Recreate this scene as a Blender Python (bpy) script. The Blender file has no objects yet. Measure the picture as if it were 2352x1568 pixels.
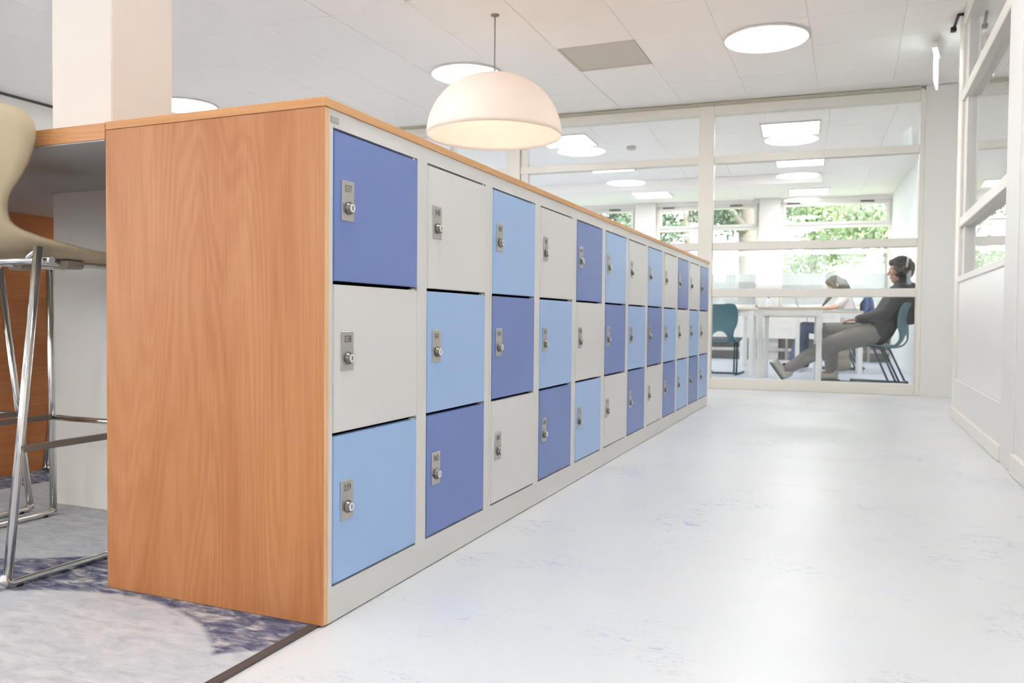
import bpy, bmesh, math, random
from mathutils import Vector, Matrix
random.seed(7)
sc = bpy.context.scene
col = sc.collection
PI = math.pi

# ------------------------------------------------------------------ camera
F_PX = 1869.2
YAW, PITCH, ROLL = 0.3933, -0.0276, 0.0091
CAM = Vector((0.9884, -1.3833, 0.6394))
f_ = Vector((-math.sin(YAW) * math.cos(PITCH), math.cos(YAW) * math.cos(PITCH), math.sin(PITCH)))
r0 = Vector((math.cos(YAW), math.sin(YAW), 0)); u0 = r0.cross(f_)
r_ = r0 * math.cos(ROLL) + u0 * math.sin(ROLL)
u_ = -r0 * math.sin(ROLL) + u0 * math.cos(ROLL)
cam_d = bpy.data.cameras.new('camera')
cam = bpy.data.objects.new('camera', cam_d); col.objects.link(cam)
m3 = Matrix((r_, u_, -f_)).transposed()
cam.matrix_world = Matrix.Translation(CAM) @ m3.to_4x4()
cam_d.sensor_fit = 'HORIZONTAL'; cam_d.sensor_width = 36.0
cam_d.lens = F_PX / 2352 * 36.0
cam_d.clip_start = 0.02; cam_d.clip_end = 200
cam_d.dof.use_dof = True; cam_d.dof.focus_distance = 2.1; cam_d.dof.aperture_fstop = 7.1
sc.camera = cam

# ------------------------------------------------------------------ view, world, sun
sc.view_settings.view_transform = 'Standard'
sc.view_settings.look = 'None'
sc.view_settings.exposure = 0.98
sc.view_settings.gamma = 1.0
sc.view_settings.use_curve_mapping = False
SKY = 3.3          # overcast sky radiance
LAMP = 11.5         # round corridor lamps
PANEL = 10.0        # square classroom lamps
BULB = 16.0
w = bpy.data.worlds.new('world'); sc.world = w; w.use_nodes = True
wb = w.node_tree.nodes['Background']
wb.inputs[0].default_value = (0.90, 0.96, 1.0, 1); wb.inputs[1].default_value = SKY
sun_d = bpy.data.lights.new('sun', 'SUN'); sun_d.energy = 5.0; sun_d.angle = math.radians(1.5); sun_d.color = (1, .96, .88)
sun = bpy.data.objects.new('sun', sun_d); col.objects.link(sun)
sun.rotation_euler = Vector((-0.35, 0.62, -0.72)).to_track_quat('-Z', 'Y').to_euler()
try:
    sc.cycles.use_denoising = True
    sc.cycles.max_bounces = 6; sc.cycles.diffuse_bounces = 5; sc.cycles.glossy_bounces = 3
    sc.cycles.use_adaptive_sampling = True; sc.cycles.adaptive_threshold = 0.15; sc.cycles.adaptive_min_samples = 12
    sc.cycles.transparent_max_bounces = 24; sc.cycles.sample_clamp_indirect = 6.0
    sc.cycles.caustics_reflective = False; sc.cycles.caustics_refractive = False
except Exception:
    pass

# ------------------------------------------------------------------ far frame (glass partition and classroom)
WY = 0.05
FAR_O = Vector((0, 6.5196, 0))
FAR = Matrix.Translation(FAR_O) @ Matrix.Rotation(WY, 4, 'Z')
ZC = 2.688          # ceiling height

# ------------------------------------------------------------------ material helpers
def lin(c):
    c /= 255.0
    return c / 12.92 if c <= 0.04045 else ((c + 0.055) / 1.055) ** 2.4
def rgb(r, g, b): return (lin(r), lin(g), lin(b), 1)
def mat(name, color, rough=0.5, metal=0.0, spec=0.5, emit=None, estr=0.0, coat=0.0):
    m = bpy.data.materials.new(name); m.use_nodes = True
    p = m.node_tree.nodes['Principled BSDF']
    p.inputs['Base Color'].default_value = color
    p.inputs['Roughness'].default_value = rough
    p.inputs['Metallic'].default_value = metal
    p.inputs['Specular IOR Level'].default_value = spec
    p.inputs['Coat Weight'].default_value = coat
    if emit:
        p.inputs['Emission Color'].default_value = emit
        p.inputs['Emission Strength'].default_value = estr
    return m
class NT:
    def __init__(s, m):
        s.m = m; s.n = m.node_tree.nodes; s.l = m.node_tree.links; s.p = s.n.get('Principled BSDF')
    def new(s, t, **kw):
        n = s.n.new(t)
        for k, v in kw.items(): setattr(n, k, v)
        return n
    def link(s, a, b): s.l.new(a, b)
    def math(s, op, a, b=None, c=None):
        n = s.new('ShaderNodeMath', operation=op)
        for i, v in enumerate((a, b, c)):
            if v is None: continue
            if isinstance(v, (int, float)): n.inputs[i].default_value = v
            else: s.link(v, n.inputs[i])
        return n.outputs[0]
    def coord(s, scale=(1, 1, 1), rot=(0, 0, 0), loc=(0, 0, 0)):
        t = s.new('ShaderNodeTexCoord'); mp = s.new('ShaderNodeMapping')
        mp.inputs['Scale'].default_value = scale; mp.inputs['Rotation'].default_value = rot; mp.inputs['Location'].default_value = loc
        s.link(t.outputs['Object'], mp.inputs['Vector']); return mp.outputs[0]
    def noise(s, vec, scale, detail=3, rough=0.5, dist=0.0):
        n = s.new('ShaderNodeTexNoise'); s.link(vec, n.inputs['Vector'])
        n.inputs['Scale'].default_value = scale; n.inputs['Detail'].default_value = detail
        n.inputs['Roughness'].default_value = rough; n.inputs['Distortion'].default_value = dist
        return n.outputs['Fac']
    def ramp(s, fac, stops):
        r = s.new('ShaderNodeValToRGB'); e = r.color_ramp.elements
        while len(e) < len(stops): e.new(0.5)
        for i, (p, c) in enumerate(stops): e[i].position = p; e[i].color = c
        s.link(fac, r.inputs[0]); return r.outputs[0]
    def mix(s, fac, a, b):
        n = s.new('ShaderNodeMix', data_type='RGBA')
        if isinstance(fac, (int, float)): n.inputs[0].default_value = fac
        else: s.link(fac, n.inputs[0])
        for sock, v in ((n.inputs[6], a), (n.inputs[7], b)):
            if isinstance(v, tuple): sock.default_value = v
            else: s.link(v, sock)
        return n.outputs[2]
    def bump(s, h, strength=0.2, dist=0.01):
        b = s.new('ShaderNodeBump'); b.inputs['Strength'].default_value = strength; b.inputs['Distance'].default_value = dist
        s.link(h, b.inputs['Height']); s.link(b.outputs[0], s.p.inputs['Normal'])

def wood(name, dark, mid, light, grain='Z', rough=0.42):
    m = mat(name, mid, rough, spec=.3); t = NT(m)
    st = {'Z': (1, 1, .13), 'Y': (1, .13, 1), 'X': (.13, 1, 1)}[grain]
    fine = {'Z': (1, 1, .015), 'Y': (1, .015, 1), 'X': (.015, 1, 1)}[grain]
    big = t.noise(t.coord(st, loc=(3.1, 1.7, .4)), 4.2, 2, .5, .5)
    ring = t.math('SINE', t.math('MULTIPLY', big, 150.0))
    ring = t.math('MULTIPLY_ADD', ring, .5, .5)
    streak = t.noise(t.coord(fine), 330, 4, .7)
    broad = t.noise(t.coord(st, loc=(7, 2, 0)), 7, 3, .6, .2)
    mod = t.noise(t.coord(st, loc=(1, 9, 3)), 5, 2, .5)
    a = t.math('MULTIPLY', ring, t.math('MULTIPLY', mod, .24))
    s = t.math('ADD', t.math('MULTIPLY_ADD', streak, .75, -.1), a)
    s = t.math('ADD', s, t.math('MULTIPLY_ADD', broad, .9, -.45))
    c = t.ramp(s, [(0.12, light), (0.42, mid), (0.85, dark)])
    t.link(c, t.p.inputs['Base Color'])
    return m

M = {}
M['wood'] = wood('wood_alder', rgb(148, 84, 46), rgb(177, 114, 69), rgb(192, 133, 88))
M['wood_top'] = wood('wood_top', rgb(190, 132, 82), rgb(205, 150, 98), rgb(216, 166, 116), 'Y')
M['wood_edge'] = wood('wood_edge', rgb(198, 144, 94), rgb(213, 162, 111), rgb(223, 178, 130), 'Y')
M['wood_edge_v'] = wood('wood_edge_v', rgb(212, 160, 112), rgb(226, 180, 132), rgb(236, 196, 152), 'Z')
M['wood_side'] = wood('wood_side', rgb(168, 98, 52), rgb(188, 116, 68), rgb(200, 132, 82), 'Y')
M['wood_bar'] = wood('wood_bar', rgb(186, 126, 74), rgb(200, 140, 88), rgb(212, 156, 104), 'X')
M['steel_paint'] = mat('locker_light_grey', rgb(216, 213, 209), 0.38)
M['door_white'] = mat('door_white', rgb(217, 214, 212), 0.38)
M['door_dark'] = mat('door_dark_blue', rgb(111, 132, 190), 0.36)
M['door_light'] = mat('door_light_blue', rgb(157, 187, 229), 0.36)
M['inside'] = mat('locker_inside', rgb(34, 35, 38), 0.8)
M['plate'] = mat('brushed_steel', rgb(190, 186, 180), 0.33, 0.85)
M['lock_body'] = mat('dark_chrome', rgb(120, 118, 116), 0.22, 1.0)
M['lock_face'] = mat('bright_chrome', rgb(235, 235, 232), 0.25, 0.8)
M['ink'] = mat('number_ink', rgb(58, 60, 66), 0.6)
M['black'] = mat('black_plastic', rgb(40, 40, 42), 0.5)
M['chrome'] = mat('chrome', rgb(225, 225, 222), 0.12, 1.0)
M['shell'] = mat('beige_plastic', rgb(188, 170, 138), 0.5)
M['rail_brown'] = mat('rail_brown', rgb(112, 100, 88), 0.45)
M['bracket'] = mat('grey_plastic', rgb(150, 140, 128), 0.5)
M['white_paint'] = mat('white_paint', rgb(225, 221, 215), 0.5)
M['frame_paint'] = mat('cream_frame_paint', rgb(229, 223, 213), 0.4)
M['wall'] = mat('wall_paint', rgb(229, 225, 219), 0.6)
M['wall_cool'] = mat('wall_cool', rgb(235, 237, 236), 0.6)
M['gloss_panel'] = mat('gloss_panel', rgb(242, 238, 232), 0.3)
M['pillar'] = mat('pillar_paint', rgb(224, 217, 209), 0.55)
M['underside'] = mat('grey_laminate', rgb(176, 172, 168), 0.6)
M['track'] = mat('ceiling_track', rgb(190, 184, 165), 0.5)
M['vent'] = mat('vent_grey', rgb(205, 198, 186), 0.6)
M['dark_gap'] = mat('dark_gap', rgb(95, 92, 90), 0.7)
M['skirting'] = mat('strip_dark', rgb(82, 76, 76), 0.5)
M['win_frame'] = mat('window_frame_paint', rgb(240, 234, 230), 0.45)
M['teal'] = mat('teal_plastic', rgb(84, 122, 132), 0.45)
M['navy'] = mat('navy_plastic', rgb(58, 84, 130), 0.5)
M['teal_tube'] = mat('teal_tube', rgb(70, 98, 106), 0.4, 0.2)
M['table_white'] = mat('table_white', rgb(238, 237, 233), 0.4)
M['table_top'] = mat('table_top_beige', rgb(214, 200, 182), 0.4)
M['radiator_grey'] = mat('radiator_grey', rgb(150, 146, 142), 0.6)
M['skin'] = mat('skin', rgb(176, 128, 104), 0.55)
M['skin_pale'] = mat('skin_pale', rgb(232, 184, 160), 0.55)
M['hair_dark'] = mat('hair_dark', rgb(52, 46, 40), 0.7)
M['hair_ash'] = mat('hair_ash', rgb(112, 110, 96), 0.65)
M['jacket'] = mat('jacket_charcoal', rgb(52, 54, 56), 0.75)
M['trousers'] = mat('trousers_grey', rgb(138, 134, 130), 0.85)
M['shirt'] = mat('tshirt_white', rgb(240, 230, 226), 0.8)
M['jeans'] = mat('jeans_blue', rgb(86, 100, 130), 0.85)
M['shoe'] = mat('shoe_beige', rgb(196, 192, 180), 0.7)
M['sole'] = mat('shoe_sole', rgb(110, 106, 92), 0.7)
M['eye'] = mat('eye_white', rgb(235, 232, 226), 0.3)
M['laptop'] = mat('laptop_grey', rgb(128, 128, 138), 0.35, 0.4)
M['paper'] = mat('paper', rgb(246, 246, 244), 0.7)
M['bag'] = mat('bag_canvas', rgb(160, 152, 138), 0.85)
M['folder'] = mat('folder_blue', rgb(130, 168, 190), 0.5)
M['bottle'] = mat('bottle_clear', rgb(225, 230, 232), 0.15)
M['bark'] = mat('bark', rgb(118, 110, 104), 0.9)
M['lamp'] = mat('lamp_diffuser', rgb(255, 255, 255), 0.5, emit=(.965, .985, 1, 1), estr=LAMP)
M['panel'] = mat('panel_diffuser', rgb(255, 255, 255), 0.5, emit=(.97, .985, 1, 1), estr=PANEL)
M['bulb'] = mat('warm_bulb', rgb(255, 240, 220), 0.5, emit=(1, .85, .66, 1), estr=BULB)
M['exit'] = mat('exit_acrylic', rgb(235, 250, 244), 0.3, emit=(.86, 1, .95, 1), estr=1.6)
M['exit_green'] = mat('exit_green', rgb(190, 228, 212), 0.4, emit=(.55, .95, .8, 1), estr=.5)
M['brick'] = mat('far_brick', rgb(168, 156, 150), 0.9)

# pendant dome: thin white opal shell that lets light through
m = mat('opal_dome', rgb(250, 240, 232), 0.5); M['dome'] = m; t = NT(m)
tr = t.new('ShaderNodeBsdfTranslucent'); tr.inputs[0].default_value = (1, .95, .90, 1)
mx = t.new('ShaderNodeMixShader'); mx.inputs[0].default_value = .35
t.link(t.p.outputs[0], mx.inputs[1]); t.link(tr.outputs[0], mx.inputs[2])
t.link(mx.outputs[0], t.n['Material Output'].inputs[0])

def glass(name, tint, base=0.045):
    m = bpy.data.materials.new(name); m.use_nodes = True; t = NT(m)
    t.n.remove(t.p)
    g = t.new('ShaderNodeNewGeometry')
    d = t.new('ShaderNodeVectorMath', operation='DOT_PRODUCT')
    t.link(g.outputs['Normal'], d.inputs[0]); t.link(g.outputs['Incoming'], d.inputs[1])
    c = t.math('ABSOLUTE', d.outputs['Value'])
    s = t.math('POWER', t.math('SUBTRACT', 1.0, c), 5.0)
    fr = t.math('MULTIPLY_ADD', s, 1 - base, base)
    a = t.new('ShaderNodeBsdfTransparent'); a.inputs[0].default_value = tint
    b = t.new('ShaderNodeBsdfGlossy'); b.inputs['Roughness'].default_value = 0.0; b.inputs[0].default_value = (1, 1, 1, 1)
    mx = t.new('ShaderNodeMixShader'); t.link(fr, mx.inputs[0]); t.link(a.outputs[0], mx.inputs[1]); t.link(b.outputs[0], mx.inputs[2])
    t.link(mx.outputs[0], t.n['Material Output'].inputs[0])
    return m
M['glass'] = glass('clear_glass', (.985, .99, .985, 1), .028)
m = bpy.data.materials.new('frosted_film'); m.use_nodes = True; M['film'] = m; t = NT(m)
tr = t.new('ShaderNodeBsdfTranslucent'); tr.inputs[0].default_value = (.47, .44, .48, 1)
tp = t.new('ShaderNodeBsdfTransparent'); tp.inputs[0].default_value = (.95, .98, .97, 1)
mx = t.new('ShaderNodeMixShader'); mx.inputs[0].default_value = .22
t.link(tr.outputs[0], mx.inputs[1]); t.link(tp.outputs[0], mx.inputs[2]); t.link(mx.outputs[0], t.n['Material Output'].inputs[0])
# leaves
def leaf_mat(name, c1, c2):
    m = mat(name, c1, .6); t = NT(m)
    n = t.noise(t.coord(), 1.3, 2); cc = t.ramp(n, [(.35, c1), (.65, c2)])
    t.link(cc, t.p.inputs['Base Color'])
    tr = t.new('ShaderNodeBsdfTranslucent'); t.link(cc, tr.inputs[0])
    mx = t.new('ShaderNodeMixShader'); mx.inputs[0].default_value = .4
    t.link(t.p.outputs[0], mx.inputs[1]); t.link(tr.outputs[0], mx.inputs[2]); t.link(mx.outputs[0], t.n['Material Output'].inputs[0])
    return m
M['leaf_a'] = leaf_mat('leaf_green', rgb(112, 134, 106), rgb(172, 188, 148))
M['leaf_b'] = leaf_mat('leaf_deep', rgb(82, 102, 88), rgb(132, 150, 126))
M['grass'] = leaf_mat('grass', rgb(150, 176, 120), rgb(190, 206, 160))

# linoleum: pale grey-white with sparse blue marbling
m = mat('linoleum', rgb(226, 228, 228), 0.34); M['lino'] = m; t = NT(m)
big = t.noise(t.coord(), 1.1, 3, .6)
base = t.ramp(big, [(.3, rgb(210, 212, 214)), (.7, rgb(220, 221, 222))])
cl = t.noise(t.coord((1, 1, 1), loc=(2.3, 5.1, 0)), 2.6, 3, .6)
fl = t.noise(t.coord((1.0, 2.2, 1), rot=(0, 0, .5)), 26, 5, .62, 1.6)
cl2 = t.math('MULTIPLY_ADD', cl, 4.5, -2.35); cl2.node.use_clamp = True
fl2 = t.math('MULTIPLY_ADD', fl, 9.0, -4.75); fl2.node.use_clamp = True
soft = t.noise(t.coord(loc=(9, 1, 0)), 7, 4, .6)
soft2 = t.math('MULTIPLY_ADD', soft, 4.0, -2.1); soft2.node.use_clamp = True
base = t.mix(t.math('MULTIPLY', soft2, .45), base, rgb(206, 212, 228))
marb = t.math('MULTIPLY', t.math('MULTIPLY', cl2, fl2), .95)
c = t.mix(marb, base, rgb(120, 142, 186))
sp = t.noise(t.coord((1.4, 1, 1), loc=(4, 4, 0)), 60, 3, .6, .8)
sp2 = t.math('MULTIPLY_ADD', sp, 12, -8.4); sp2.node.use_clamp = True
c = t.mix(t.math('MULTIPLY', sp2, .45), c, rgb(150, 158, 176))
t.link(c, t.p.inputs['Base Color'])
m = mat('linoleum_blue', rgb(196, 202, 218), 0.35); M['lino_blue'] = m; t = NT(m)
big = t.noise(t.coord(), 2.0, 4, .6)
t.link(t.ramp(big, [(.3, rgb(190, 196, 214)), (.7, rgb(206, 210, 222))]), t.p.inputs['Base Color'])

# carpet: overlapping pale discs on distressed navy
m = mat('carpet_print', rgb(190, 190, 194), 0.95, spec=0.1); M['carpet'] = m; t = NT(m)
tc = t.new('ShaderNodeTexCoord'); sx = t.new('ShaderNodeSeparateXYZ'); t.link(tc.outputs['Object'], sx.inputs[0])
discs = None
for (cx, cy, rr) in [(-.5, -.56, .535), (-1.25, .62, .60), (.14, -.46, .36), (-2.3, -.4, .7), (-1.6, -.9, .5), (-.2, -1.7, .7), (-1.4, -2.2, .8), (-2.6, 1.5, .7), (-3.6, .3, .7), (-1.0, 2.2, .8), (-3.2, 2.8, .9), (-4.4, 1.6, .7), (-2.0, 3.6, .8), (-3.9, 4.4, .9)]:
    dx = t.math('ADD', sx.outputs[0], -cx); dy = t.math('ADD', sx.outputs[1], -cy)
    d = t.math('SQRT', t.math('ADD', t.math('MULTIPLY', dx, dx), t.math('MULTIPLY', dy, dy)))
    k = t.math('MULTIPLY_ADD', d, -70.0, rr * 70.0 + .5); k.node.use_clamp = True
    discs = k if discs is None else t.math('MAXIMUM', discs, k)
n1 = t.noise(t.coord((1, 2.6, 1), rot=(0, 0, .25)), 14, 6, .68, .6)
n2 = t.noise(t.coord((1, 1.6, 1), loc=(3, 3, 0)), 5, 4, .6)
pale = t.ramp(n1, [(.28, rgb(166, 168, 176)), (.5, rgb(200, 198, 198)), (.72, rgb(222, 218, 212))])
pale = t.mix(t.math('MULTIPLY', n2, .6), pale, rgb(180, 186, 200))
navy = t.ramp(n1, [(.36, rgb(78, 80, 106)), (.47, rgb(106, 108, 130)), (.56, rgb(150, 148, 158)), (.66, rgb(206, 200, 196))])
c = t.mix(discs, navy, pale)
t.link(c, t.p.inputs['Base Color'])

# ceiling tile: fine mineral fibre
m = mat('ceiling_tile', rgb(251, 247, 242), 0.85, spec=.1); M['tile'] = m; t = NT(m)
M['tile_back'] = mat('ceiling_grid', rgb(246, 242, 236), 0.7)

# ------------------------------------------------------------------ mesh helpers
class MB:
    def __init__(s): s.v = []; s.f = []; s.sm = []
    def quadbox(s, P, smooth=False):
        b = len(s.v); s.v += [tuple(p) for p in P]
        for q in ((0, 3, 2, 1), (4, 5, 6, 7), (0, 1, 5, 4), (1, 2, 6, 5), (2, 3, 7, 6), (3, 0, 4, 7)):
            s.f.append(tuple(b + i for i in q)); s.sm.append(smooth)
    def box(s, x0, x1, y0, y1, z0, z1):
        s.quadbox([(x0, y0, z0), (x1, y0, z0), (x1, y1, z0), (x0, y1, z0), (x0, y0, z1), (x1, y0, z1), (x1, y1, z1), (x0, y1, z1)]); return s
    def ring_sweep(s, rings, cap=True, smooth=True, closed=False):
        b = len(s.v); n = len(rings[0])
        for r in rings: s.v += [tuple(p) for p in r]
        R = len(rings)
        for i in range(R if closed else R - 1):
            a0 = b + i * n; a1 = b + ((i + 1) % R) * n
            for j in range(n):
                k = (j + 1) % n
                s.f.append((a0 + j, a0 + k, a1 + k, a1 + j)); s.sm.append(smooth)
        if cap and not closed:
            s.f.append(tuple(b + n - 1 - j for j in range(n))); s.sm.append(False)
            s.f.append(tuple(b + (R - 1) * n + j for j in range(n))); s.sm.append(False)
        return s
    def tube(s, pts, r, n=10, radii=None, bend=0.0):
        pts = [Vector(p) for p in pts]
        if bend > 0 and len(pts) > 2:
            out = [pts[0]]
            for i in range(1, len(pts) - 1):
                a, b, c = pts[i - 1], pts[i], pts[i + 1]
                d0 = (a - b); d1 = (c - b); k = min(bend, d0.length * .45, d1.length * .45)
                p0 = b + d0.normalized() * k; p1 = b + d1.normalized() * k
                for q in range(6):
                    w_ = q / 5
                    out.append((1 - w_) ** 2 * p0 + 2 * w_ * (1 - w_) * b + w_ ** 2 * p1)
            out.append(pts[-1]); pts = out
        rings = []
        T = [(pts[min(i + 1, len(pts) - 1)] - pts[max(i - 1, 0)]).normalized() for i in range(len(pts))]
        ref = Vector((0, 0, 1)) if abs(T[0].z) < .9 else Vector((1, 0, 0))
        nrm = (ref - T[0] * ref.dot(T[0])).normalized()
        for i, p in enumerate(pts):
            nrm = (nrm - T[i] * nrm.dot(T[i])).normalized(); bn = T[i].cross(nrm)
            rr = radii[i] if radii else r
            rings.append([p + (nrm * math.cos(2 * PI * j / n) + bn * math.sin(2 * PI * j / n)) * rr for j in range(n)])
        return s.ring_sweep(rings)
    def lathe(s, prof, n=32, c=(0, 0, 0), cap=True, smooth=True):
        rings = [[(c[0] + r * math.cos(2 * PI * j / n), c[1] + r * math.sin(2 * PI * j / n), c[2] + z) for j in range(n)] for r, z in prof]
        return s.ring_sweep(rings, cap, smooth)
    def prism(s, poly, axis, a, b):
        # poly: list of 2D points; axis the extrusion axis
        def P(p, h): return {'X': (h, p[0], p[1]), 'Y': (p[0], h, p[1]), 'Z': (p[0], p[1], h)}[axis]
        return s.ring_sweep([[P(p, a) for p in poly], [P(p, b) for p in poly]], True, False)
    def mesh(s, name, recalc=True):
        me = bpy.data.meshes.new(name); me.from_pydata(s.v, [], s.f)
        me.polygons.foreach_set('use_smooth', s.sm)
        if recalc:
            bm = bmesh.new(); bm.from_mesh(me); bmesh.ops.recalc_face_normals(bm, faces=bm.faces); bm.to_mesh(me); bm.free()
        me.update(); return me
def bevel(me, w_=0.002, seg=1):
    bm = bmesh.new(); bm.from_mesh(me)
    bmesh.ops.bevel(bm, geom=list(bm.edges), offset=w_, segments=seg, affect='EDGES', clamp_overlap=True)
    bm.to_mesh(me); bm.free(); return me
def obj(name, me, m=None, parent=None, loc=(0, 0, 0), rz=0.0):
    if isinstance(me, MB): me = me.mesh(name)
    o = bpy.data.objects.new(name, me); col.objects.link(o)
    if m is not None and not me.materials: me.materials.append(M[m] if isinstance(m, str) else m)
    o.location = loc; o.rotation_euler = (0, 0, rz); o.parent = parent
    return o
def bx(name, m, x0, x1, y0, y1, z0, z1, parent=None, bev=0.0):
    me = MB().box(x0, x1, y0, y1, z0, z1).mesh(name)
    if bev: bevel(me, bev)
    return obj(name, me, m, parent)
def tag(o, label, cat, group=None):
    o['label'] = label; o['category'] = cat
    if group: o['group'] = group
    return o
def empty(name, loc=(0, 0, 0), rz=0.0):
    o = bpy.data.objects.new(name, None); col.objects.link(o); o.empty_display_size = .1
    o.location = loc; o.rotation_euler = (0, 0, rz); return o
def thing(name, label, cat, loc=(0, 0, 0), rz=0.0, group=None):
    return tag(empty(name, loc, rz), label, cat, group)
def struct(o, label=None):
    o['kind'] = 'structure'
    if label: o['label'] = label
    return o
def far(o):
    """move a top-level object given in far-frame coordinates into the world"""
    o.location = FAR @ Vector(o.location); o.rotation_euler.z += WY; return o
def copy_tree(o, parent=None):
    c = o.copy(); col.objects.link(c); c.parent = parent
    for ch in list(o.children): copy_tree(ch, c)
    return c

# ================================================================== SETTING
# ---- floors
struct(bx('floor', 'lino', -0.012, 6.4, -7.0, 9.0, -0.06, 0.0), 'pale marbled linoleum corridor floor')
struct(bx('floor_hall', 'lino', -6.4, -0.012, 4.62, 6.7, -0.06, 0.0), 'pale linoleum behind the lockers')
struct(bx('floor_carpet', 'carpet', -6.4, -0.034, -7.0, 4.60, -0.06, 0.003), 'printed carpet with pale discs on distressed navy')
struct(bx('trim_1', 'skirting', -0.034, -0.012, -7.0, 4.62, -0.05, 0.0045), 'dark strip between carpet and linoleum')
fl = far(obj('floor_classroom', MB().box(-7.5, 1.90, 0.0, 6.6, -0.06, 0.001), 'lino_blue')); struct(fl, 'bluish classroom floor')

# ---- corridor ceiling with tiles
ceil = struct(bx('ceiling', 'tile_back', -6.4, 6.4, -7.0, 6.56, ZC + .006, ZC + .2), 'suspended tile ceiling')
bx('ceiling_edge', 'tile_back', 1.46, 6.4, 6.50, 7.0, ZC + .004, ZC + .2, ceil)
GX, GY = -1.109, 4.5
tile_me = bevel(MB().box(-.2985, .2985, -.2985, .2985, ZC, ZC + .012).mesh('ceiling_tile'), .003)
for i in range(-9, 6):
    for j in range(-6, 4):
        x = GX + .6 * i + .3; y = GY + .6 * j + .3
        if y + .3 > 6.56 or x < -6.25 or x > 3.0 or y < .3: continue
        if i == 0 and j == 0: continue
        if -7.4 > x: continue
        obj('ceiling_tile', tile_me, 'tile', ceil, (x, y, 0))
# classroom ceiling
ceil2 = struct(far(obj('ceiling_classroom', MB().box(-7.5, 1.95, .03, 6.75, ZC + .006, ZC + .2), 'tile_back')), 'classroom tile ceiling')
for i in range(-7, 4):
    for j in range(0, 11):
        x = -.4 + .6 * i + .3; y = .1 + .6 * j + .3
        if x > 1.9 or y > 6.5: continue
        obj('ceiling_tile', tile_me, 'tile', ceil2, (x, y, 0))
bk = far(obj('trim_2', MB().box(-7.4, .80, 4.0, 4.3, 2.55, ZC - .002), 'tile')); struct(bk, 'dropped bulkhead below the classroom ceiling')

# ---- glass partition (far frame)
part = struct(far(empty('wall_partition')), 'cream framed glass partition to the classroom')
RAILS = [('bottom_rail', 0.0, .098, .10), ('transom', .865, .94, .08), ('transom', 1.305, 1.38, .08), ('transom', 2.12, 2.19, .08), ('head_rail', 2.575, 2.66, .10)]
MULL = [(-6.3, -6.16), (-4.33, -4.19), (-2.30, -2.16), (-.367, -.229), (1.52, 1.56)]
for a, b in MULL:
    bx('mullion', 'frame_paint', a, b, -.055, .055, 0, 2.66, part, .004)
for k in range(len(MULL) - 1):
    a = MULL[k][1]; b = MULL[k + 1][0]
    for nm, z0, z1, d in RAILS:
        bx(nm, 'frame_paint', a, b, -d / 2, d / 2, z0, z1, part, .003)
    for q in range(4):
        h_ = (b - a) / 2
        obj('pane', MB().box(-h_, h_, -.004, .004, RAILS[q][2], RAILS[q + 1][1]), 'glass', part, ((a + b) / 2, 0, 0), -.036)
bx('ceiling_track', 'track', -6.3, 1.52, -.065, .065, 2.66, ZC, part)
bx('door_stile', 'white_paint', -2.155, -2.08, -.03, .03, .10, 2.57, part, .003)
bx('door_stile', 'white_paint', -2.95, -2.90, -.03, .03, .10, 2.57, part, .003)
wf = struct(far(obj('wall_back', MB().box(1.56, 6.5, -.05, .05, 0, ZC), 'wall')), 'plain white wall right of the glass partition')

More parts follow.
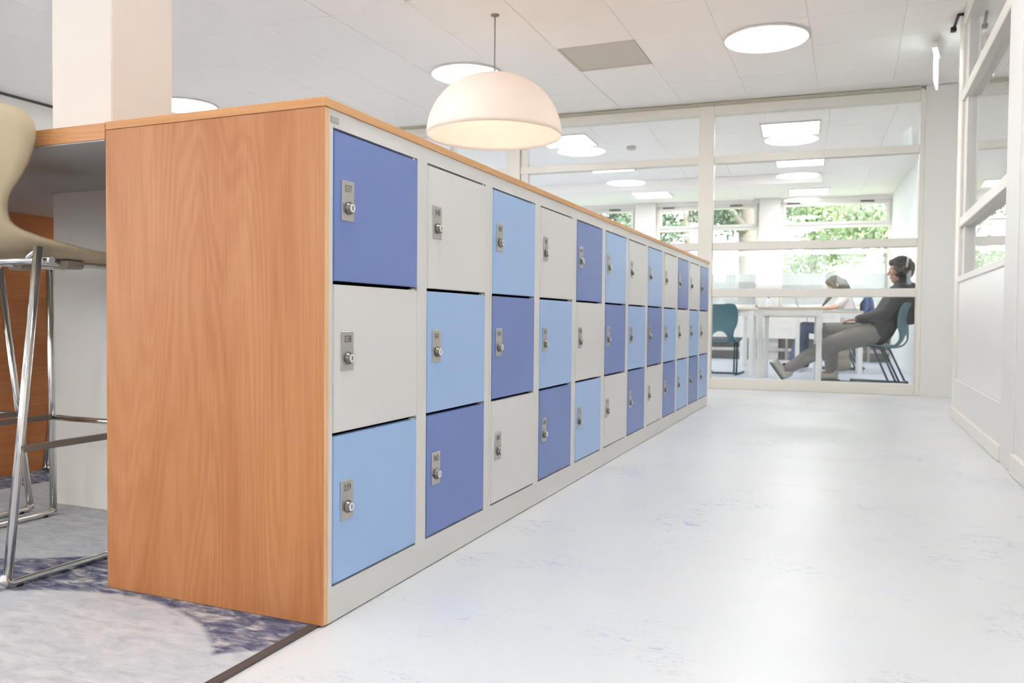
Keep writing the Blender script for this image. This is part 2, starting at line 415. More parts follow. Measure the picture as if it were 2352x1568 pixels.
# ---- classroom shell
struct(far(obj('wall_classroom_right', MB().box(1.90, 2.02, .05, 6.6, 0, ZC + .1), 'wall_cool')))
struct(far(obj('wall_classroom_left', MB().box(-7.5, -7.38, .05, 6.6, 0, ZC + .1), 'wall_cool')))
VF = 6.42
WIN = [(.205, 1.905), (-1.86, -.13), (-3.95, -2.22), (-6.0, -4.3)]
COLS = [(1.905, 1.96), (-.13, .205), (-2.22, -1.86), (-4.3, -3.95), (-7.5, -6.0)]
faca = struct(far(empty('wall_facade')), 'window wall of the classroom')
for a, b in COLS:
    bx('column', 'white_paint', a, b, VF - .14, VF + .2, 0, ZC + .1, faca)
bx('lintel', 'win_frame', -7.5, 1.96, VF - .02, VF + .2, 2.62, ZC + .1, faca)
bx('under_wall', 'radiator_grey', -7.5, 1.96, VF + .02, VF + .2, 0, .80, faca)
for n_, (a, b) in enumerate(WIN):
    wi = struct(far(empty('window_%d' % (n_ + 1))), 'white framed classroom window')
    fr = lambda nm, *c: bx(nm, 'win_frame', *c, parent=wi, bev=.004)
    fr('window_frame', a, a + .045, VF, VF + .09, .86, 2.62); fr('window_frame', b - .045, b, VF, VF + .09, .86, 2.62)
    fr('window_frame', a, b, VF, VF + .09, 2.575, 2.62); fr('window_frame', a, b, VF - .005, VF + .09, 2.185, 2.235)
    fr('window_frame', a, b, VF - .005, VF + .09, 1.755, 1.82); fr('window_frame', a, b, VF, VF + .09, .86, .92)
    # hopper sash
    fr('sash', a + .045, a + .09, VF - .03, VF + .05, 2.235, 2.575); fr('sash', b - .09, b - .045, VF - .03, VF + .05, 2.235, 2.575)
    fr('sash', a + .09, b - .09, VF - .03, VF + .05, 2.235, 2.28); fr('sash', a + .09, b - .09, VF - .03, VF + .05, 2.545, 2.575)
    bx('pane', 'glass', a + .09, b - .09, VF + .02, VF + .028, 2.28, 2.545, wi)
    bx('pane', 'glass', a + .045, b - .045, VF + .04, VF + .048, 1.82, 2.185, wi)
    bx('pane', 'glass', a + .045, b - .045, VF + .04, VF + .048, .92, 1.755, wi)
    bx('frosted_film', 'film', a + .045, b - .045, VF + .030, VF + .033, .92, 1.44, wi)
    bx('window_sill', 'white_paint', a - .02, b + .02, VF - .12, VF + .04, .83, .86, wi, .004)
    # stay arms on the hopper window
    for q in (.12, .78):
        x = a + (b - a) * q
        bx('window_stay', 'dark_gap', x - .10, x + .10, VF - .045, VF - .03, 2.585, 2.605, wi)
# convector covers below the sills
for q in range(9):
    x1 = 1.88 - q * .62
    o = thing('convector_cover', 'white convector cover panel under the classroom windows, number %s from the right wall' % ('first second third fourth fifth sixth seventh eighth ninth'.split()[q]), 'radiator', (x1 - .3, VF - .24, 0), 0, 'convector covers')
    bx('front_panel', 'white_paint', -.305, .305, -.02, .06, .355, .80, o, .005)
    bx('grille', 'radiator_grey', -.29, .29, -.01, .10, .80, .815, o)
    bx('foot', 'radiator_grey', -.02, .02, -.02, .02, 0.0, .36, o)
    far(o)
pp = far(obj('heating_pipe', MB().tube([(-7.2, VF - .17, .17), (1.88, VF - .17, .17)], .028, 10), 'white_paint'))
tag(pp, 'white heating pipe running low along the window wall', 'pipe')

# ---- right glazed wall (corridor)
XR = 1.642
wr = struct(empty('wall_right'), 'white glazed side wall of the corridor')
bx('post', 'frame_paint', XR, XR + .10, 4.74, 4.93, 0, ZC, wr, .004)
bx('post', 'white_paint', XR + .02, XR + .10, 4.62, 4.74, .30, ZC, wr, .004)
bx('post', 'white_paint', XR - .006, XR + .10, 2.62, 2.93, 0, ZC, wr, .004)
bx('wall_panel', 'white_paint', XR, XR + .10, -7.0, 2.62, 0, ZC, wr)
bx('lower_panel', 'white_paint', XR, XR + .10, 2.93, 4.74, 0, .27, wr, .003)
bx('gloss_panel', 'gloss_panel', XR + .006, XR + .09, 2.93, 4.70, .27, .92, wr, .003)
bx('sill_rail', 'frame_paint', XR - .004, XR + .10, 2.93, 4.74, .905, .945, wr, .004)
bx('transom', 'frame_paint', XR + .002, XR + .10, 2.93, 4.74, 1.27, 1.335, wr, .004)
bx('transom', 'frame_paint', XR + .002, XR + .10, 2.93, 4.74, 2.10, 2.17, wr, .004)
bx('head_rail', 'frame_paint', XR + .002, XR + .10, 2.93, 4.74, 2.60, ZC, wr, .004)
for z0, z1 in ((.945, 1.27), (1.335, 2.10), (2.17, 2.60)):
    bx('pane', 'glass', XR + .05, XR + .058, 2.93, 4.62, z0, z1, wr)
bs = struct(bx('baseboard_right', 'frame_paint', XR - .014, XR + .01, 2.935, 4.93, 0, .075, None, .004))
struct(bx('baseboard_door', 'frame_paint', XR - .02, XR + .01, -7, 2.60, 0, .09, None, .004))
struct(bx('wall_side_room', 'wall_cool', 6.3, 6.4, -7, 6.9, 0, ZC))
# ---- left and rear of the hall
wl = struct(empty('wall_left'), 'far left wall of the hall with windows')
bx('wall_panel', 'wall', -6.4, -6.26, -7, 6.5, 0, .9, wl); bx('wall_panel', 'wall', -6.4, -6.26, -7, 6.5, 2.45, ZC - .03, wl)
bx('wall_panel', 'wall', -6.4, -6.26, .2, 6.5, .9, 2.45, wl)
for y0 in (-7, -4.6, -2.2):
    bx('window_post', 'white_paint', -6.4, -6.26, y0, y0 + .22, .9, 2.45, wl)
    bx('pane', 'glass', -6.34, -6.332, y0 + .22, y0 + 2.4, .9, 2.45, wl)
bx('shadow_gap', 'dark_gap', -6.4, -6.27, -7, 6.5, ZC - .03, ZC + .004, wl)
wb_ = struct(empty('wall_rear'), 'rear wall of the hall, unseen high windows added to light the ceiling')
bx('wall_panel', 'wall', -6.4, 6.4, -7.1, -7.0, 0, 1.55, wb_); bx('wall_panel', 'wall', -6.4, 6.4, -7.1, -7.0, 2.58, ZC, wb_)
for x0 in (-6.4, -4.0, -1.6, .8, 3.2, 6.1):  # window band behind the camera, added to bring daylight up onto the ceiling
    bx('window_post', 'white_paint', x0, x0 + .25, -7.1, -7.0, 1.55, 2.58, wb_)
    if x0 < 6: bx('pane', 'glass', x0 + .25, min(x0 + 2.4, 6.1), -7.054, -7.046, 1.55, 2.58, wb_)

# ---- pillar
struct(bx('pillar', 'pillar', -1.475, -1.205, .545, .80, 0.003, ZC, None, .004), 'square cream column through the bar table')

# ================================================================== LOCKERS
ORD = 'first second third fourth fifth sixth'.split()
PITCH_Y, Y0 = .81, .016
D = .605
ROWS = [(.7155, 1.0255), (.398, .708), (.0805, .3905)]       # door z ranges, top to bottom
DW = .352
COLORS = ['dwl', 'wld', 'ldw', 'wld', 'dwl', 'ldw', 'wld', 'ldw', 'wld', 'dwl', 'wld', 'dwl']
CM = {'d': 'door_dark', 'w': 'door_white', 'l': 'door_light'}
DH = .310
door_me = {}
for k, mm in CM.items():
    me = bevel(MB().box(-.018, .0, 0, DW, 0, DH).mesh('door'), .0018, 2); me.materials.append(M[mm]); door_me[k] = me
plate_me = bevel(MB().box(.0, .0022, 0, .046, 0, .084).mesh('lock_plate'), .0008); plate_me.materials.append(M['plate'])
cb = MB()
n = 20
def ring(x, r): return [(x, r * math.cos(2 * PI * j / n), r * math.sin(2 * PI * j / n)) for j in range(n)]
cb.ring_sweep([ring(.002, .0135), ring(.005, .0135), ring(.0065, .0118), ring(.0110, .0112), ring(.0125, .0100)])
cyl_me = cb.mesh('lock_cylinder'); cyl_me.materials.append(M['lock_body'])
fb = MB(); fb.ring_sweep([ring(.0123, .0096), ring(.0131, .0092)])
face_me = fb.mesh('lock_face'); face_me.materials.append(M['lock_face'])
kh_me = MB().box(.0131, .0135, -.0010, .0010, -.0045, .0045).mesh('keyhole'); kh_me.materials.append(M['black'])
pin_me = bevel(MB().box(-.012, -.001, 0, .010, 0, .004).mesh('hinge_pin'), .0006); pin_me.materials.append(M['steel_paint'])
def text_mesh(s, size, xs=.82):
    cu = bpy.data.curves.new('t', 'FONT'); cu.body = s; cu.size = size; cu.align_x = 'CENTER'; cu.extrude = .0; cu.resolution_u = 3
    o = bpy.data.objects.new('t', cu); col.objects.link(o)
    bpy.context.view_layer.update()
    dg = bpy.context.evaluated_depsgraph_get()
    me = bpy.data.meshes.new_from_object(o.evaluated_get(dg))
    for v in me.vertices: v.co = Vector((.00245, v.co.x * xs, v.co.y))
    bpy.data.objects.remove(o); bpy.data.curves.remove(cu)
    me.materials.clear(); me.materials.append(M['ink']); return me

frame_mb = MB()
def fbx(*a): frame_mb.box(*a)
fbx(-.02, -.001, 0, PITCH_Y, 0.003, .076)                # plinth
fbx(-.02, -.001, 0, PITCH_Y, 1.0305, 1.066)            # top rail
c0, c1 = .017, .422                                    # door left edges inside a unit
fbx(-.02, -.001, 0.0008, c0 - .0025, .076, 1.0305)
fbx(-.02, -.001, c0 + DW + .0008, c1 - .0025, .076, 1.0305)
fbx(-.02, -.001, c1 + DW + .0008, PITCH_Y - .0008, .076, 1.0305)
frame_me = frame_mb.mesh('front_frame'); frame_me.materials.append(M['steel_paint'])
bodym = MB()
bodym.box(-D + .01, -.02, .001, .006, .0, 1.064); bodym.box(-D + .01, -.02, PITCH_Y - .006, PITCH_Y - .001, .0, 1.064)
bodym.box(-D + .01, -.02, .006, PITCH_Y - .006, 1.05, 1.064)
bodym.box(-D + .01, -.02, .006, PITCH_Y - .006, .05, .07)
bodym.box(-.20, -.19, .006, PITCH_Y - .006, .07, 1.05)
backp_me = MB().box(-D, -D + .01, 0.001, PITCH_Y - .001, 0, 1.064).mesh('back_panel'); backp_me.materials.append(M['steel_paint'])
body_me = bodym.mesh('body'); body_me.materials.append(M['inside'])
num = 37
for u in range(6):
    a = 37 + 6 * u
    t_ = thing('locker_cabinet', 'light grey locker cabinet, %s from the wooden end panel, doors numbered %03d to %03d' % (ORD[u], a, a + 5), 'locker', (0, Y0 + PITCH_Y * u, 0), 0, 'row of locker cabinets')
    obj('body', body_me, None, t_); obj('back_panel', backp_me, None, t_); obj('front_frame', frame_me, None, t_)
    for c in range(2):
        ycol = (c0, c1)[c]; code = COLORS[2 * u + c]
        for rr in range(3):
            z0 = ROWS[rr][0]
            d_ = obj('door', door_me[code[rr]], None, t_, (0, ycol, z0))
            d_['label'] = {'d': 'dark blue', 'w': 'off-white', 'l': 'light blue'}[code[rr]] + ' steel locker door %03d' % num
            py, pz = .026, DH - .098 - .084
            obj('lock_plate', plate_me, None, d_, (0, py, pz))
            obj('lock_cylinder', cyl_me, None, d_, (0, py + .024, pz + .027))
            obj('lock_face', face_me, None, d_, (0, py + .024, pz + .027))
            obj('keyhole', kh_me, None, d_, (0, py + .024, pz + .027))
            obj('door_number', text_mesh('%03d' % num, .0215), None, d_, (0, py + .023, pz + .0605))
            obj('hinge_pin', pin_me, None, d_, (0, DW - .022, DH - .001))
            num += 1
    if u == 0:
        bx('maker_badge', 'plate', -.001, .0008, .006, .034, 1.040, 1.052, t_)
ep = obj('end_panel', bevel(MB().box(-D, 0.0, 0, .0155, .004, 1.0655).mesh('end_panel'), .0006), 'wood')
ep.data.materials.append(M['wood_edge_v'])
for p in ep.data.polygons:
    if p.normal.x > .9: p.material_index = 1
tag(ep, 'tall orange-brown wood end panel closing the locker row', 'panel')
ct = obj('counter_top', bevel(MB().box(-D, .002, -.001, Y0 + 6 * PITCH_Y + .012, 1.0665, 1.085).mesh('counter_top'), .0012), 'wood_top')
ct.data.materials.append(M['wood_edge']); ct.data.materials.append(M['wood_bar'])
for p in ct.data.polygons:
    if p.normal.x > .9: p.material_index = 1
    elif p.normal.y < -.9: p.material_index = 2
tag(ct, 'long wooden worktop lying over the whole locker row', 'worktop')

# ================================================================== BAR TABLE
bt = thing('bar_table', 'high wooden bar table built around the cream column', 'table', (-1.35, 0, 0))
XL = -2.10
def slab_with_hole(x0, x1, y0, y1, hx0, hx1, hy0, hy1, z0, z1):
    b = MB(); xs = [x0, hx0, hx1, x1]; ys = [y0, hy0, hy1, y1]
    for i in range(3):
        for j in range(3):
            if i == 1 and j == 1: continue
            b.box(xs[i], xs[i + 1], ys[j], ys[j + 1], z0, z1)
    me = b.mesh('s'); bm = bmesh.new(); bm.from_mesh(me); bmesh.ops.remove_doubles(bm, verts=bm.verts, dist=1e-5)
    dead = {}
    for f in bm.faces: dead.setdefault(tuple(sorted(v.index for v in f.verts)), []).append(f)
    bmesh.ops.delete(bm, geom=[f for fs in dead.values() if len(fs) > 1 for f in fs], context='FACES_ONLY')
    bm.to_mesh(me); bm.free(); return me
o = obj('tabletop', slab_with_hole(XL, -D - .002, 0.0, 1.05, -1.478, -1.202, .542, .803, 1.046, 1.083), 'wood_bar', bt, (1.35, 0, 0))
o = obj('underlay', slab_with_hole(XL + .03, -D - .006, .003, 1.04, -1.478, -1.202, .542, .803, 1.0425, 1.046), 'underside', bt, (1.35, 0, 0))
bx('side_panel', 'wood_side', XL + 1.35, XL + .03 + 1.35, .01, 1.05, .004, 1.046, bt)


def shell_grid(prof, half, edge, NS, NW, th, hole=None):
    """moulded seat shell: a profile in the local y-z plane (front of the seat first), half widths and rim curl; returns a closed thick surface"""
    P_ = [Vector((0, a, b)) for a, b in prof]
    grid = []
    for s_ in range(NS + 1):
        w_ = s_ / NS * (len(prof) - 1)
        i = int(min(w_, len(prof) - 2)); f = w_ - i
        p0 = P_[max(i - 1, 0)]; p1 = P_[i]; p2 = P_[i + 1]; p3 = P_[min(i + 2, len(P_) - 1)]
        c_ = .5 * ((2 * p1) + (p2 - p0) * f + (2 * p0 - 5 * p1 + 4 * p2 - p3) * f * f + (3 * p1 - p0 - 3 * p2 + p3) * f ** 3)
        tg = ((p2 - p0) * .5 + (2 * p0 - 5 * p1 + 4 * p2 - p3) * f + 1.5 * (3 * p1 - p0 - 3 * p2 + p3) * f * f).normalized()
        h0 = [half[max(i - 1, 0)], half[i], half[i + 1], half[min(i + 2, len(half) - 1)]]
        hw = .5 * (2 * h0[1] + (h0[2] - h0[0]) * f + (2 * h0[0] - 5 * h0[1] + 4 * h0[2] - h0[3]) * f * f + (3 * h0[1] - h0[0] - 3 * h0[2] + h0[3]) * f ** 3)
        ed = edge[i] * (1 - f) + edge[i + 1] * f
        nn = Vector((0, tg.z, -tg.y))            # towards the sitter
        grid.append([c_ + Vector((hw * (j / NW * 2 - 1), 0, 0)) + nn * ed * abs(j / NW * 2 - 1) ** 2.2 for j in range(NW + 1)])
    W_ = NW + 1
    top = [p for r in grid for p in r]; nrm = []
    for s_ in range(NS + 1):
        for j in range(W_):
            a0 = grid[min(s_ + 1, NS)][j] - grid[max(s_ - 1, 0)][j]; a1 = grid[s_][min(j + 1, NW)] - grid[s_][max(j - 1, 0)]
            nrm.append(a0.cross(a1).normalized())
    N = len(top); b = MB()
    b.v = [tuple(p) for p in top] + [tuple(p - q * th) for p, q in zip(top, nrm)]
    cnt = {}
    for s_ in range(NS):
        for j in range(NW):
            if hole and hole((s_ + .5) / NS, abs((j + .5) / NW * 2 - 1)): continue
            i0 = s_ * W_ + j; q = (i0, i0 + 1, i0 + W_ + 1, i0 + W_)
            b.f.append(q); b.f.append(tuple(N + k for k in q[::-1]))
            for k in range(4):
                e = (q[k], q[(k + 1) % 4]); cnt.setdefault(tuple(sorted(e)), []).append(e)
    for es in cnt.values():
        if len(es) == 1:
            x, y = es[0]; b.f.append((y, x, N + x, N + y))
    b.sm = [True] * len(b.f)
    return b

# ---- bar stools
def make_stool(label, group):
    t_ = thing('bar_stool', label, 'stool', (0, 0, 0), 0, group)
    # shell: local y forward, x right, origin under the seat
    prof = [(.235, .800), (.215, .812), (.12, .803), (0, .796), (-.10, .803), (-.170, .826), (-.207, .865), (-.236, .92), (-.258, .99), (-.275, 1.06), (-.288, 1.115), (-.295, 1.142)]
    half = [.150, .185, .212, .218, .205, .165, .132, .160, .240, .285, .255, .12]
    edge = [.0, .004, .008, .012, .02, .02, .015, .02, .03, .035, .03, .01]   # curl of the rim
    b = shell_grid(prof, half, edge, 44, 14, .010)
    obj('shell', b, 'shell', t_)
    R_ = .0105
    for sx in (-1, 1):
        rear = [(sx * .215, -.185, .806), (sx * .262, -.305, .012)]
        fro = [(sx * .215, .180, .785), (sx * .275, .235, .012)]
        obj('leg', MB().tube(rear, R_, 12), 'chrome', t_); obj('leg', MB().tube(fro, R_, 12), 'chrome', t_)
        obj('runner', MB().tube([(sx * .2625, -.318, .030), (sx * .2632, -.302, .0118), (sx * .274, .225, .0118), (sx * .2745, .238, .028)], R_, 12, bend=.02), 'chrome', t_)
        obj('side_rail', MB().box(sx * .248 - .006, sx * .248 + .006, -.262, .213, .312, .328), 'rail_brown', t_)
        obj('seat_bar', MB().tube([(sx * .215, -.185, .797), (sx * .09, -.13, .778), (sx * .09, .14, .778), (sx * .215, .180, .785)], .008, 10, bend=.03), 'chrome', t_)
        obj('glide', MB().tube([(sx * .264, -.28, .003), (sx * .264, -.28, .010)], .012, 10), 'black', t_)
        obj('glide', MB().tube([(sx * .273, .20, .003), (sx * .273, .20, .010)], .012, 10), 'black', t_)
        obj('seat_bracket', bevel(MB().box(sx * .09 - .028, sx * .09 + .028, -.03, .03, .764, .790).mesh('seat_bracket'), .006), 'bracket', t_)
    obj('footrest', MB().tube([(-.252, .213, .318), (.252, .213, .318)], .009, 10), 'chrome', t_)
    obj('stretcher', MB().tube([(-.218, -.15, .776), (.218, -.15, .776)], .009, 10), 'chrome', t_)
    return t_
st1 = make_stool('beige shell bar stool beside the wooden end panel, tucked under the bar table', 'bar stools')
st1.location = (-1.07, .205, 0)
st2 = copy_tree(st1); st2.location = (-1.725, .205, 0)
st2['label'] = 'bar stool left of the nearest beige one, cut off by the picture edge'
st3 = copy_tree(st1); st3.location = (-1.74, 1.16, 0); st3.rotation_euler.z = PI
st3['label'] = 'bar stool on the far side of the bar table, half behind the column'

# ================================================================== CEILING FITTINGS
RL = [(.391, 4.80, 'big round ceiling light nearest the exit sign, above the corridor'), (-2.009, 4.80, 'round ceiling light just behind the pendant lamp'),
      (-5.009, 4.75, 'round ceiling light half hidden behind the cream column'),
      (.391, 2.40, 'round ceiling light above the corridor, overhead'), (-2.009, 2.40, 'round ceiling light above the lockers, overhead'), (-5.009, 2.4, 'round ceiling light above the carpet on the left, overhead'),
      (.391, 0, 'round ceiling light above the camera'), (.391, -2.4, 'round ceiling light behind the camera'),
      (-2.009, -2.4, 'round ceiling light behind the bar stools'), (-5.009, 0, 'round ceiling light far left above the carpet'), (-5.009, -2.4, 'round ceiling light rear left above the carpet'),
      (.391, -4.8, 'round ceiling light at the rear of the corridor'), (-2.009, -4.8, 'round ceiling light at the rear of the hall'),
      (3.6, 2.4, 'round ceiling light in the side room'), (3.6, 4.8, 'round ceiling light at the back of the side room')]
rim = MB(); rim.lathe([(.288, ZC - .002), (.300, ZC - .002), (.300, ZC - .016), (.290, ZC - .018), (.286, ZC - .014)], 48, cap=False)
rim_me = rim.mesh('rim'); rim_me.materials.append(M['white_paint'])
dif_me = MB().lathe([(.288, ZC - .004), (.288, ZC - .0165)], 40).mesh('diffuser'); dif_me.materials.append(M['lamp']); dif_me.materials.append(M['white_paint'])
for p in dif_me.polygons: p.material_index = 0 if p.normal.z < -.9 else 1      # only the lower face glows
for x, y, lb in RL:
    o = thing('round_ceiling_light', lb, 'ceiling light', (x, y, 0), 0, 'round ceiling lights')
    obj('rim', rim_me, None, o); obj('diffuser', dif_me, None, o)
PLS = [(.43, 1.22, 'square classroom ceiling light, right row, nearest the glass'), (.52, 3.12, 'square classroom ceiling light, right row, middle'), (.64, 5.72, 'square classroom ceiling light, right row, nearest the windows'),
       (-2.0, 1.10, 'square classroom ceiling light partly behind the pendant lamp'), (-1.89, 2.82, 'square classroom ceiling light, left row, middle'), (-1.76, 5.38, 'square classroom ceiling light, left row, nearest the windows'),
       (-4.4, 1.2, 'square classroom ceiling light, far left row, nearest the glass'), (-4.4, 3.1, 'square classroom ceiling light, far left row, middle'), (-4.4, 5.6, 'square classroom ceiling light, far left row, nearest the windows')]
fr_mb = MB()
for a in ((-.30, -.285, -.30, .30), (.285, .30, -.30, .30), (-.285, .285, -.30, -.285), (-.285, .285, .285, .30)):
    fr_mb.box(a[0], a[1], a[2], a[3], ZC - .016, ZC - .001)
fr_me = fr_mb.mesh('trim_frame'); fr_me.materials.append(M['white_paint'])
pd_me = bevel(MB().box(-.285, .285, -.285, .285, ZC - .013, ZC - .003).mesh('diffuser'), .003); pd_me.materials.append(M['panel']); pd_me.materials.append(M['white_paint'])
for p in pd_me.polygons: p.material_index = 0 if p.normal.z < -.9 else 1
for x, y, lb in PLS:
    o = far(thing('square_ceiling_light', lb, 'ceiling light', (x, y, 0), 0, 'square classroom ceiling lights'))
    obj('trim_frame', fr_me, None, o); obj('diffuser', pd_me, None, o)
# return air vent in one ceiling field
v_ = thing('ceiling_vent', 'grey square air vent panel in the ceiling right of the pendant cord', 'vent', (GX + .3, GY + .3, 0))
obj('vent_frame', (lambda b: (b.box(-.297, -.28, -.297, .297, ZC - .002, ZC + .01), b.box(.28, .297, -.297, .297, ZC - .002, ZC + .01), b.box(-.28, .28, -.297, -.28, ZC - .002, ZC + .01), b.box(-.28, .28, .28, .297, ZC - .002, ZC + .01), b)[-1])(MB()), 'vent', v_)
obj('vent_plate', MB().box(-.28, .28, -.28, .28, ZC + .003, ZC + .010), 'vent', v_)
# pendant lamp
pl = thing('pendant_lamp', 'large white half-dome pendant lamp glowing warm above the lockers', 'lamp', (-1.262, 3.69, 0))
obj('cord', MB().tube([(0, 0, 2.30), (0, 0, ZC)], .0045, 8), 'bracket', pl)
obj('ceiling_cup', MB().lathe([(.010, ZC - .012), (.028, ZC - .006), (.030, ZC)], 16), 'bracket', pl)
obj('cord_holder', MB().lathe([(.014, 2.276), (.012, 2.31), (.005, 2.325)], 14), 'bracket', pl)
prof = []
NSEG = 22
RD, HD, ZB = .458, .415, 1.872
for i in range(NSEG + 1):
    a = i / NSEG * PI / 2
    prof.append((RD * math.cos(a) ** .92 if i < NSEG else .012, ZB + HD * math.sin(a)))
prof_in = [(max(r - .006, .010), z - (.0 if i == 0 else .006)) for i, (r, z) in enumerate(prof)]
dm = MB().lathe(prof + prof_in[::-1], 64, cap=False)
b0 = len(prof + prof_in); n_ = 64
for j in range(64):
    k = (j + 1) % 64
    dm.f.append(((b0 - 1) * n_ + j, (b0 - 1) * n_ + k, k, j)); dm.sm.append(True)
obj('shade', dm, 'dome', pl)
obj('bulb', MB().lathe([(.001, 2.035), (.035, 2.045), (.055, 2.08), (.05, 2.12), (.025, 2.16), (.018, 2.20)], 20), 'bulb', pl)
obj('bulb_socket', MB().lathe([(.02, 2.19), (.02, 2.275)], 14), 'white_paint', pl)
# exit sign
ex = thing('exit_sign', 'small glowing edge-lit exit sign hanging from the ceiling at right', 'sign', (1.530, 5.30, 0), -.15)
obj('sign_plate', bevel(MB().box(-.006, .006, -.14, .14, 2.365, 2.595).mesh('sign_plate'), .003), 'exit', ex)
obj('sign_face', MB().box(-.0075, -.006, -.11, .06, 2.395, 2.565), 'exit_green', ex)
obj('housing', bevel(MB().box(-.022, .022, -.15, .15, 2.595, 2.635).mesh('housing'), .005), 'white_paint', ex)
obj('stem', MB().tube([(0, 0, 2.63), (0, 0, ZC)], .008, 10), 'white_paint', ex)
# bracket at the top of the right wall, smoke detector
br = thing('door_holder_bracket', 'small black bracket at the top corner of the glazed side wall', 'bracket', (XR - .03, 4.80, 0))
obj('bracket_arm', MB().tube([(.03, -.06, ZC - .02), (.0, -.06, ZC - .02), (-.01, .10, ZC - .05)], .010, 8), 'black', br)
obj('bracket_tip', bevel(MB().box(-.03, .005, .09, .13, ZC - .075, ZC - .045).mesh('bracket_tip'), .004), 'black', br)
sd = tag(far(obj('smoke_detector', MB().lathe([(.055, ZC - .0005), (.055, ZC - .022), (.04, ZC - .034)], 24), 'vent', None, (-1.36, 1.648, 0))), 'small round smoke detector on the classroom ceiling', 'detector')

# ================================================================== CLASSROOM FURNITURE
def make_table(label, x0, x1, y0, y1, z=.78):
    t_ = far(thing('classroom_table', label, 'table', ((x0 + x1) / 2, (y0 + y1) / 2, 0), 0, 'classroom tables'))
    a, b = (x1 - x0) / 2, (y1 - y0) / 2
    obj('tabletop', bevel(MB().box(-a, a, -b, b, z - .024, z).mesh('tabletop'), .003), 'table_top', t_)
    for q in ((-a + .01, a - .01, -b + .01, -b + .03), (-a + .01, a - .01, b - .03, b - .01)):
        bx('apron', 'table_white', *q, z - .085, z - .024, t_)
    for q in ((-a + .01, -a + .03, -b + .03, b - .03), (a - .03, a - .01, -b + .03, b - .03)):
        bx('apron', 'table_white', *q, z - .085, z - .024, t_)
    for sx in (-1, 1):
        for sy in (-1, 1):
            x = sx * (a - .027); y = sy * (b - .027)
            obj('leg', bevel(MB().box(x - .026, x + .026, y - .026, y + .026, 0.001, z - .024).mesh('leg'), .004), 'table_white', t_)
    return t_
make_table('white-legged classroom table right behind the glass, with the stretched-out leg under it', .165, .765, .42, 1.95)
make_table('small classroom table behind the person in the charcoal jacket', .50, 1.29, 2.95, 3.45)
make_table('classroom table left, with the teal chair pushed under it', -1.35, .05, 1.95, 2.63, .79)
make_table('classroom table carrying the open laptop', -.22, .84, 3.55, 4.30)

def make_chair(name, label, shellmat, loc, rz):
    t_ = far(thing(name, label, 'chair', loc, rz, 'classroom chairs'))
    prof = [(.215, .425), (.205, .442), (.10, .430), (0, .415), (-.11, .392), (-.19, .382), (-.255, .402), (-.295, .46), (-.300, .53), (-.295, .60), (-.305, .70), (-.325, .78), (-.345, .825), (-.352, .836)]
    half = [.15, .185, .205, .205, .20, .185, .165, .155, .165, .195, .205, .195, .165, .10]
    edge = [0, .0, .004, .008, .012, .016, .02, .02, .02, .025, .03, .03, .025, .01]
    hole = lambda s_, w_: ((s_ - .485) / .115) ** 2 + (w_ / .62) ** 2 < 1
    obj('shell', shell_grid(prof, half, edge, 65, 26, .012, hole), shellmat, t_)
    R_ = .0105
    for sx in (-1, 1):
        for dy, dx in ((0.0, 0.0), (-.065, -.02)):
            obj('leg', MB().tube([(sx * (.165 + dx), -.03 + dy, .388), (sx * (.185 + dx), -.20 + dy, .016)], R_, 8), 'teal_tube', t_)
        obj('runner', MB().tube([(sx * .185, -.29, .0125), (sx * .195, .30, .0125)], R_ + .001, 8), 'teal_tube', t_)
        obj('seat_bar', MB().tube([(sx * .16, -.11, .376), (sx * .16, .12, .41)], R_, 8), 'teal_tube', t_)
    obj('crossbar', MB().tube([(-.185, -.27, .024), (.185, -.27, .024)], .012, 8), 'teal_tube', t_)
    return t_
make_chair('school_chair', 'teal plastic chair under the person in the charcoal jacket', 'teal', (1.30, 1.37, 0.001), 1.22)
make_chair('school_chair', 'empty teal plastic chair seen from behind at the left table', 'teal', (-.31, 2.22, 0.001), -.08)
make_chair('school_chair', 'dark blue chair under the person in the white t-shirt', 'navy', (1.08, 3.90, 0.001), 1.45)

# ---- small things on the tables
lp = far(thing('laptop', 'open grey laptop in front of the person in the white t-shirt', 'laptop', (.66, 3.78, .781), PI / 2))
obj('base', bevel(MB().box(-.16, .16, -.115, .115, 0, .016).mesh('base'), .004), 'laptop', lp)
obj('keyboard', MB().box(-.14, .14, -.04, .09, .016, .018), 'black', lp)
scm = MB(); a_ = math.radians(110)
def SP(x, h, t0): return (x, .112 + h * math.sin(math.radians(22)) + t0 * .9, .016 + h * math.cos(math.radians(22)) - t0 * .37)
scm.quadbox([SP(-.16, 0, 0), SP(.16, 0, 0), SP(.16, 0, .008), SP(-.16, 0, .008), SP(-.16, .22, 0), SP(.16, .22, 0), SP(.16, .22, .008), SP(-.16, .22, .008)])
obj('lid', scm, 'laptop', lp)
bo = far(thing('water_bottle', 'small clear water bottle standing on the laptop table', 'bottle', (.128, 4.05, .781)))
obj('body', MB().lathe([(.028, 0), (.032, .006), (.032, .13), (.026, .155), (.013, .175), (.013, .19)], 16), 'bottle', bo)
obj('cap', MB().lathe([(.016, .186), (.016, .205)], 12), 'dark_gap', bo)
for (x, y, rz, lb) in ((.36, 3.75, .2, 'white paper sheet left of the laptop'), (.70, 4.13, 1.4, 'white paper sheet beyond the laptop')):
    o = far(tag(obj('paper_sheet', bevel(MB().box(-.105, .105, -.148, .148, 0, .008).mesh('paper_sheet'), .002), 'paper', None, (x, y, .781), rz), lb, 'paper'))
fo = far(thing('folder', 'light blue folder lying on the small classroom table', 'folder', (1.10, 3.18, .781), .15))
obj('cover', bevel(MB().box(-.15, .15, -.11, .11, 0, .004).mesh('cover'), .0015), 'folder', fo)
